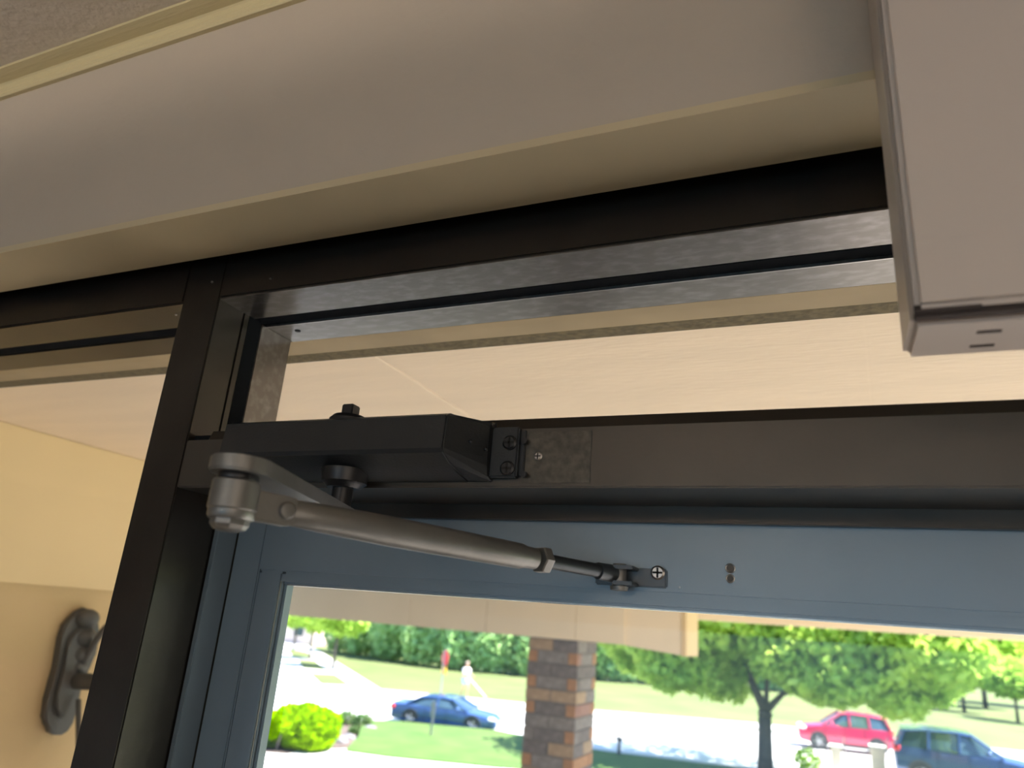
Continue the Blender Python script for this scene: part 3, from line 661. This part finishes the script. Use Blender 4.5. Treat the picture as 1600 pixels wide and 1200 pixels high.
for i, (x, y, sx_, lb) in enumerate(((540, 1135, .45, 'low green plant in the bed just behind the bush'), (566, 1143, .5, 'low leafy plant at the right end of the bed'), (552, 1150, .25, 'small flowering clump between the bed stones'), (421, 1172, .35, 'little yellow-green shrub at the left foot of the bush'), (1262, 1204, .6, 'pale yellow shrub below the red car'))):
    p = G(x, y); me = leafmesh('foliage', [((0, 0, sx_ * .6), (sx_ * .8, sx_ * .6, sx_ * .6), 500)], .06, M['leaf_plant'] if i != 4 else M['leaf_bush'], .4)
    t = empty('low_plant', p, lb, 'plant'); link('foliage', me, None, t)['kind'] = 'stuff'
for i, (x, y, r, lb) in enumerate(((530, 1163, .22, 'grey garden stone against the right foot of the bush'), (545, 1158, .18, 'smaller grey stone beside the mulch edge'), (577, 1148, .25, 'round grey stone at the right end of the bed'), (548, 1135, .2, 'pale stone at the back of the bed'))):
    p = G(x, y); bm = NB(); bmesh.ops.create_icosphere(bm, subdivisions=3, radius=r, matrix=Matrix.Translation(Vector(tuple(p)) + Vector((0, 0, r * .45))) @ Matrix.Diagonal((1.3, .9, .7, 1)))
    for v in bm.verts: v.co += Vector((math.sin(v.co.z * 17 + i), math.cos(v.co.x * 13), math.sin(v.co.y * 11))) * r * .07
    part('garden_stone', bm, M['stone'], loc=p, smooth=60, label=lb, cat='stone')

# ------------------------------------------------------------------ vehicles
def car(name, pf, pr, spec, paint, label, cat='car'):
    """pf, pr: ground points under the visible front and rear wheels"""
    pf = np.array(pf); pr = np.array(pr); d = pf - pr; wb = np.linalg.norm(d[:2]); d = d / wb
    k = wb / spec['wb']
    sd = np.array([-d[1], d[0], 0])
    if sd[1] < 0: sd = -sd           # away from the camera
    half = spec['w'] / 2 * k
    ctr = (pf + pr) / 2 + sd * (half - .1 * k); ctr[2] = GZ + .03
    root = empty(name, ctr, label, cat)
    def T(x, y, z): return tuple(ctr + d * x * k + sd * y * k + np.array([0, 0, z * k * spec.get('zs', 1)]))
    def loft(st_, nm, mtl, par=root, smooth=35):
        bm = NB(); rows = [[bm.verts.new(T(x, y, z)) for (y, z) in sec] for x, sec in st_]
        n = len(rows[0])
        for a, b in zip(rows, rows[1:]):
            for i in range(n): bm.faces.new((a[i], b[i], b[(i + 1) % n], a[(i + 1) % n]))
        bm.faces.new(rows[0]); bm.faces.new(rows[-1][::-1])
        return part(nm, bm, mtl, par, smooth=smooth)
    w = spec['w'] / 2
    def sec(zb, zm, zt_, ws=1.0):
        return [(-w * .93 * ws, zb), (-w * ws, zb + .12), (-w * ws, zm), (-w * .96 * ws, zt_ - .06), (-w * .84 * ws, zt_), (0, zt_ + .03), (w * .84 * ws, zt_), (w * .96 * ws, zt_ - .06), (w * ws, zm), (w * ws, zb + .12), (w * .93 * ws, zb)]
    loft([(x, sec(zb, zm, zt_, ws)) for x, zb, zm, zt_, ws in spec['body']], 'body', paint)
    def cs(zb, zt_, wt, ws): return [(-w * ws, zb), (-w * wt, zt_ - .04), (-w * wt * .9, zt_), (0, zt_ + .02), (w * wt * .9, zt_), (w * wt, zt_ - .04), (w * ws, zb)]
    gh = loft([(x, cs(zb, zt_, wt, ws)) for x, zb, zt_, wt, ws in spec['cabin']], 'windows', M['carglass'])
    rf = spec['roof']
    loft([(x, [(-w * .80, z - .05), (-w * .74, z + .015), (0, z + .04), (w * .74, z + .015), (w * .80, z - .05), (0, z - .03)]) for x, z in rf], 'roof', paint)
    for x0, z0, x1, z1 in spec['pillars']:
        for s in (-1, 1):
            bm = NB(); rod(bm, T(x0, s * w * .93, z0), T(x1, s * w * .78, z1), .045 * k, .045 * k, 8); part('pillar', bm, paint, root)
    R = spec['r']
    for xx in (spec['wb'] / 2, -spec['wb'] / 2):
        for s in (-1, 1):
            c = np.array(T(xx, s * (w - .1), R)); ax = sd * s
            bm = NB(); lathe(bm, c - ax * .10 * k, [(R * .62 * k, 0), (R * .97 * k, 0), (R * k, .02 * k), (R * k, .18 * k), (R * .96 * k, .205 * k), (R * .68 * k, .21 * k)], tuple(ax), 28); wh = part('wheel', bm, M['tyre'], root, smooth=40)
            bm = NB(); lathe(bm, c + ax * .085 * k, [(R * .68 * k, 0), (R * .68 * k, .024 * k), (R * .60 * k, .026 * k), (R * .56 * k, .008 * k), (R * .15 * k, .010 * k), (R * .12 * k, .03 * k), (0, .03 * k)], tuple(ax), 28)
            part('rim', bm, M['rim'], wh, smooth=40)
            bm = NB()
            for q in range(5):
                a = 2 * math.pi * q / 5; e = d * math.cos(a) + np.array([0, 0, 1]) * math.sin(a)
                rod(bm, c + ax * .115 * k, c + ax * .112 * k + e * R * .62 * k, .035 * k, .03 * k, 6)
            part('spokes', bm, M['rim'], wh)
            bm = NB(); lathe(bm, np.array(T(xx, s * (w - .028), R + .01)), [(R * 1.16 * k, 0), (R * 1.16 * k, .033 * k), (R * 1.06 * k, .034 * k), (0, .034 * k)], tuple(ax), 28)
            part('wheel_arch', bm, M['trimd'], root)
    xf, xr = spec['body'][-1][0], spec['body'][0][0]
    for s in (-1, 1):
        bm = NB(); a = np.array(T(xf - .22, s * w * .80, spec['hl'])); sph(bm, a, 1, (.22 * k, .14 * k, .08 * k)); part('headlamp', bm, M['headl'], root, smooth=True)
        bm = NB(); a = np.array(T(xr + .12, s * w * .84, spec['tl'])); sph(bm, a, 1, (.14 * k, .12 * k, .13 * k)); part('tail_lamp', bm, M['taill'], root, smooth=True)
        bm = NB(); a = np.array(T(spec['mir'][0], s * (w + .09), spec['mir'][1])); sph(bm, a, 1, (.09 * k, .1 * k, .08 * k)); part('mirror', bm, paint, root, smooth=True)
    bm = NB(); slab(bm, [T(xr + .5, -w * 1.005, .22), T(xf - .5, -w * 1.005, .22), T(xf - .5, -w * 1.005, .34), T(xr + .5, -w * 1.005, .34)], tuple(-sd * .02)); part('sill_trim', bm, M['trimd'] if spec.get('clad') else paint, root)
    for s in (-1,):
        for xx in spec['doors']:
            bm = NB(); slab(bm, [T(xx, -w * 1.0, .38), T(xx + .015, -w * 1.0, .38), T(xx + .015, -w * 1.0, spec['mir'][1] - .1), T(xx, -w * 1.0, spec['mir'][1] - .1)], tuple(-sd * .006)); part('door_gap', bm, M['gap'], root)
            bm = NB(); p = np.array(T(xx + .12, -w * 1.01, spec['mir'][1] - .2)); rod(bm, p, p + d * .16 * k, .018 * k); part('door_handle', bm, paint, root)
    return root
SED = dict(zs=.86, wb=2.75, w=1.8, r=.33, hl=.66, tl=.78, mir=(.72, .98), doors=(-.75, .2, 1.05),
    body=[(-2.35, .38, .6, .80, .80), (-2.28, .28, .62, .98, .93), (-1.7, .22, .62, 1.02, 1), (-.9, .2, .62, .98, 1), (.6, .2, .62, .96, 1), (1.1, .2, .62, .93, 1), (1.9, .22, .60, .82, .97), (2.25, .25, .55, .70, .88), (2.36, .32, .5, .6, .75)],
    cabin=[(-1.75, .98, 1.02, .70, .84), (-.95, .96, 1.38, .72, .92), (-.2, .95, 1.44, .75, .95), (.3, .95, 1.40, .74, .95), (1.15, .92, .98, .70, .88)],
    roof=[(-1.0, 1.37), (-.5, 1.43), (0, 1.45), (.35, 1.39)], pillars=[(1.1, .95, .35, 1.38), (-.25, .95, -.22, 1.42), (-1.6, 1.0, -.95, 1.36)])
SUV = dict(zs=1.08, wb=2.65, w=1.82, r=.36, hl=.86, tl=1.02, mir=(.68, 1.18), doors=(-.8, .1, .95), clad=True,
    body=[(-2.12, .45, .7, .95, .84), (-2.05, .34, .72, 1.12, .95), (-1.5, .28, .72, 1.12, 1), (.7, .26, .72, 1.09, 1), (1.1, .26, .72, 1.07, 1), (1.85, .28, .70, .98, .97), (2.15, .32, .62, .86, .88), (2.24, .4, .58, .7, .78)],
    cabin=[(-2.02, 1.08, 1.14, .72, .88), (-1.75, 1.08, 1.58, .72, .92), (-.9, 1.08, 1.66, .75, .95), (.1, 1.06, 1.66, .75, .95), (1.15, 1.04, 1.10, .70, .9)],
    roof=[(-1.85, 1.58), (-1.2, 1.65), (-.2, 1.68), (.25, 1.63)], pillars=[(1.1, 1.07, .22, 1.62), (-.15, 1.07, -.12, 1.64), (-1.05, 1.08, -1.0, 1.64), (-1.98, 1.1, -1.75, 1.58)])
car('sedan_car', G(737, 1147), G(640, 1135), SED, M['bluecar'], 'blue four-door sedan on the street left of the brick column')
car('suv_car', G(1280, 1172), G(1372, 1183), SUV, M['redcar'], 'red compact sport utility car parked below the big tree')
car('suv_car', G(1590, 1253), G(1442, 1231), SUV, M['navycar'], 'dark blue sport utility vehicle with a glossy roof, right of the red car')
car('sedan_car', G(1475, 1262), G(1345, 1240), SED, M['bluecar'], 'blue car of which only the roof shows at the bottom, nearest the viewer') if False else None

# ------------------------------------------------------------------ signs, posts, blocks
gp = np.array(G(687, 1098)); mpp = lambda p: np.linalg.norm(p) / FPX
ss = empty('stop_sign', gp, 'red octagonal road sign with a small yellow plate, seen nearly edge-on beyond the blue car', 'road sign')
htop = onY(690, 1015, gp[1])[2] - GZ
bm = NB(); rod(bm, gp, gp + np.array([0, 0, htop]), .04, .04, 10); part('post', bm, M['post'], ss)
vd = np.array(gp) / np.linalg.norm(gp); ang = math.atan2(vd[1], vd[0]) + math.radians(26)
ax = np.array([math.cos(ang + math.pi / 2), math.sin(ang + math.pi / 2), 0])
c = gp + np.array([0, 0, htop - .38])
bm = NB(); lathe(bm, c - ax * .055, [(.40, 0), (.40, .012), (0, .012)], tuple(-ax), 8); part('sign_plate', bm, M['signred'], ss, label='red octagonal plate')
bm = NB(); e = np.array([math.cos(ang), math.sin(ang), 0]); c2 = c - np.array([0, 0, .60]) - ax * .055
slab(bm, [c2 - e * .28 - np.array([0, 0, .16]), c2 + e * .28 - np.array([0, 0, .16]), c2 + e * .28 + np.array([0, 0, .16]), c2 - e * .28 + np.array([0, 0, .16])], tuple(-ax * .012)); part('sign_plate', bm, M['signyel'], ss, label='small yellow plate')
gp = np.array(onZ(673, 1149, GZ + .235))
ps = empty('marker_post', gp, 'slim grey marker post on the near lawn in front of the blue sedan', 'post')
h = onY(676, 1096, gp[1])[2] - gp[2]
bm = NB(); box(bm, gp[0] - .035, gp[0] + .035, gp[1] - .02, gp[1] + .02, gp[2], gp[2] + h * .62, .005); part('post', bm, M['post'], ps)
bm = NB(); box(bm, gp[0] - .085, gp[0] + .085, gp[1] - .03, gp[1] + .0, gp[2] + h * .55, gp[2] + h, .01); part('marker_plate', bm, M['post'], ps)
gp = np.array(onZ(967, 1179, GZ + .235))
hs = empty('garden_tap', gp, 'small dark garden stake with a splayed head beside the street, right of the column', 'garden stake')
bm = NB(); rod(bm, gp, gp + np.array([0, 0, .42]), .06, .045, 10); part('post', bm, M['trimd'], hs)
bm = NB()
for a in (-.9, -.3, .35, .95): rod(bm, gp + np.array([0, 0, .38]), gp + np.array([.19 * math.sin(a), .03 * a, .38 + .24 * math.cos(a)]), .05, .02, 6)
part('splayed_head', bm, M['trimd'], hs)
for i, (x, y, w_, hh, lb) in enumerate(((1308, 1206, .34, .75, 'pale masonry pillar below the front of the red car'), (1374, 1212, .45, .85, 'pale masonry pillar below the rear of the red car'))):
    p = np.array(G(x, y)); p[2] += .03
    t = empty('gate_pillar', p, lb, 'pillar')
    bm = NB(); box(bm, p[0] - w_ / 2, p[0] + w_ / 2, p[1] - .2, p[1] + .2, p[2], p[2] + hh, .01); part('shaft', bm, M['stonew'], t)
    bm = NB(); box(bm, p[0] - w_ / 2 - .05, p[0] + w_ / 2 + .05, p[1] - .25, p[1] + .25, p[2] + hh, p[2] + hh + .07, .01); part('coping', bm, M['concrete'], t)
    bm = NB(); rod(bm, p + np.array([w_ / 2 + .1, 0, 0]), p + np.array([w_ / 2 + .1, 0, hh + .35]), .025); part('rail_post', bm, M['post'], t)
# far house at left
hpx = np.array(G(440, 1004)); 
hs = empty('house', hpx, 'small far house with a reddish roof at the left edge of the door glass', 'house')
X0, X1, Y0, Y1 = hpx[0] - 6, hpx[0] + 4, hpx[1], hpx[1] + 7
bm = NB(); box(bm, X0, X1, Y0, Y1, GZ, GZ + 2.8); part('wall', bm, M['house'], hs)
bm = NB(); slab(bm, [(X0 - .5, Y0 - .5, GZ + 2.8), (X0 - .5, Y1 + .5, GZ + 2.8), (X0 - .5, (Y0 + Y1) / 2, GZ + 5.0)], (X1 - X0 + 1, 0, 0)); part('roof', bm, M['roof'], hs)
for a in (.15, .45, .75):
    bm = NB(); xx = X0 + (X1 - X0) * a; box(bm, xx, xx + 1.3, Y0 - .05, Y0 + .05, GZ + .9, GZ + 2.1); part('window', bm, M['carglass'], hs)

# ------------------------------------------------------------------ person on the far pavement
def skinfig(name, verts, edges, radii, mtl, parent, root_i=0, sub=2):
    me = bpy.data.meshes.new(name); off = origin(parent)
    me.from_pydata([(v[0] - off.x, v[1] - off.y, v[2] + H - off.z) for v in verts], edges, []); me.update()
    o = bpy.data.objects.new(name, me); C.objects.link(o); o.parent = parent
    sm = o.modifiers.new('skin', 'SKIN'); sm.use_smooth_shade = True
    for i, v in enumerate(me.skin_vertices[0].data): v.radius = radii[i] if isinstance(radii[i], tuple) else (radii[i], radii[i]); v.use_root = (i == root_i)
    ss_ = o.modifiers.new('sub', 'SUBSURF'); ss_.levels = sub; ss_.render_levels = sub
    dg = bpy.context.evaluated_depsgraph_get(); me2 = bpy.data.meshes.new_from_object(o.evaluated_get(dg))
    o.modifiers.clear(); o.data = me2; me2.materials.clear(); me2.materials.append(mtl)
    return o
pp = np.array(G(725, 1089)); pp[2] = GZ + .03
man = empty('person', pp, 'person in white shirt and pale shorts walking with a long pole on the far pavement', 'person')
f = np.array([.88, -.35, 0]); f /= np.linalg.norm(f); l = np.array([-f[1], f[0], 0])
def P(fw, lt_, up): return tuple(pp + f * fw + l * lt_ + np.array([0, 0, up]))
V = [P(0, 0, .95), P(0, 0, 1.15), P(.02, 0, 1.42), P(.03, 0, 1.50), P(.05, 0, 1.60), P(.05, 0, 1.70),      # 0-5 pelvis..head
     P(0, .1, .90), P(.12, .10, .50), P(.05, .10, .09), P(.20, .10, .04),                                   # 6-9 left leg
     P(0, -.1, .90), P(-.02, -.10, .50), P(-.22, -.10, .12), P(-.08, -.10, .04),                            # 10-13 right leg
     P(.02, .18, 1.40), P(.10, .26, 1.14), P(.33, .20, 1.05),                                               # 14-16
     P(.02, -.18, 1.40), P(.08, -.26, 1.14), P(.30, -.20, 1.00)]                                            # 17-19
E_ = [(0, 1), (1, 2), (2, 3), (3, 4), (4, 5), (0, 6), (6, 7), (7, 8), (8, 9), (0, 10), (10, 11), (11, 12), (12, 13), (2, 14), (14, 15), (15, 16), (2, 17), (17, 18), (18, 19)]
rad = [.14, .13, .13, .055, .085, .09, .10, .065, .045, .04, .10, .065, .045, .04, .06, .045, .033, .06, .045, .033]
skinfig('body', V, E_, rad, M['skin'], man)
for hx, si in ((16, 1), (19, -1)):
    base = np.array(V[hx]); bm = NB()
    sph(bm, base + f * .05, .04, (1.2, .6, 1))
    for q in range(4): rod(bm, base + f * .07 + np.array([0, 0, .025 - .017 * q]), base + f * (.13 + .008 * (q in (1, 2))) + l * .02 + np.array([0, 0, .022 - .017 * q]), .009, .007, 6)
    rod(bm, base + f * .05 + np.array([0, 0, .03]), base + f * .09 + np.array([0, 0, .065]), .010, .008, 6)
    part('hand', bm, M['skin'], man, smooth=True)
skinfig('shirt', [P(0, 0, .92), P(0, 0, 1.15), P(.02, 0, 1.40), P(.02, .19, 1.41), P(.08, .25, 1.22), P(.02, -.19, 1.41), P(.06, -.25, 1.22)], [(0, 1), (1, 2), (2, 3), (3, 4), (2, 5), (5, 6)], [.175, .175, .155, .09, .07, .09, .07], M['shirt'], man)
skinfig('shorts', [P(0, 0, .92), P(0, .10, .84), P(.08, .11, .60), P(0, -.10, .84), P(0, -.11, .60)], [(0, 1), (1, 2), (0, 3), (3, 4)], [.155, .125, .10, .125, .10], M['shorts'], man)
bm = NB(); sph(bm, P(.045, 0, 1.735), .105, (1, .9, .85)); part('hair', bm, M['hair'], man, smooth=True)
bm = NB(); sph(bm, P(.15, 0, 1.66), .018); sph(bm, P(.04, .09, 1.66), .022); sph(bm, P(.04, -.09, 1.66), .022); part('face_features', bm, M['skin'], man)
bm = NB()
for s_ in (-1, 1): sph(bm, P(.135, .035 * s_, 1.68), .011)
part('eyes', bm, M['gap'], man)
tm = empty('string_trimmer', P(1.0, 0, 0), 'long pale pole tool held by the person, its head on the pavement', 'tool')
bm = NB(); rod(bm, P(.30, -.12, 1.06), P(1.75, .02, .14), .022, .018, 8); part('shaft', bm, M['shirt'], tm)
bm = NB(); sph(bm, P(1.78, .02, .10), .09, (1.4, 1, .6)); part('cutter_head', bm, M['orange'], tm)
bm = NB(); sph(bm, P(.22, -.13, 1.10), .09, (1.3, 1, 1)); part('motor', bm, M['orange'], tm)
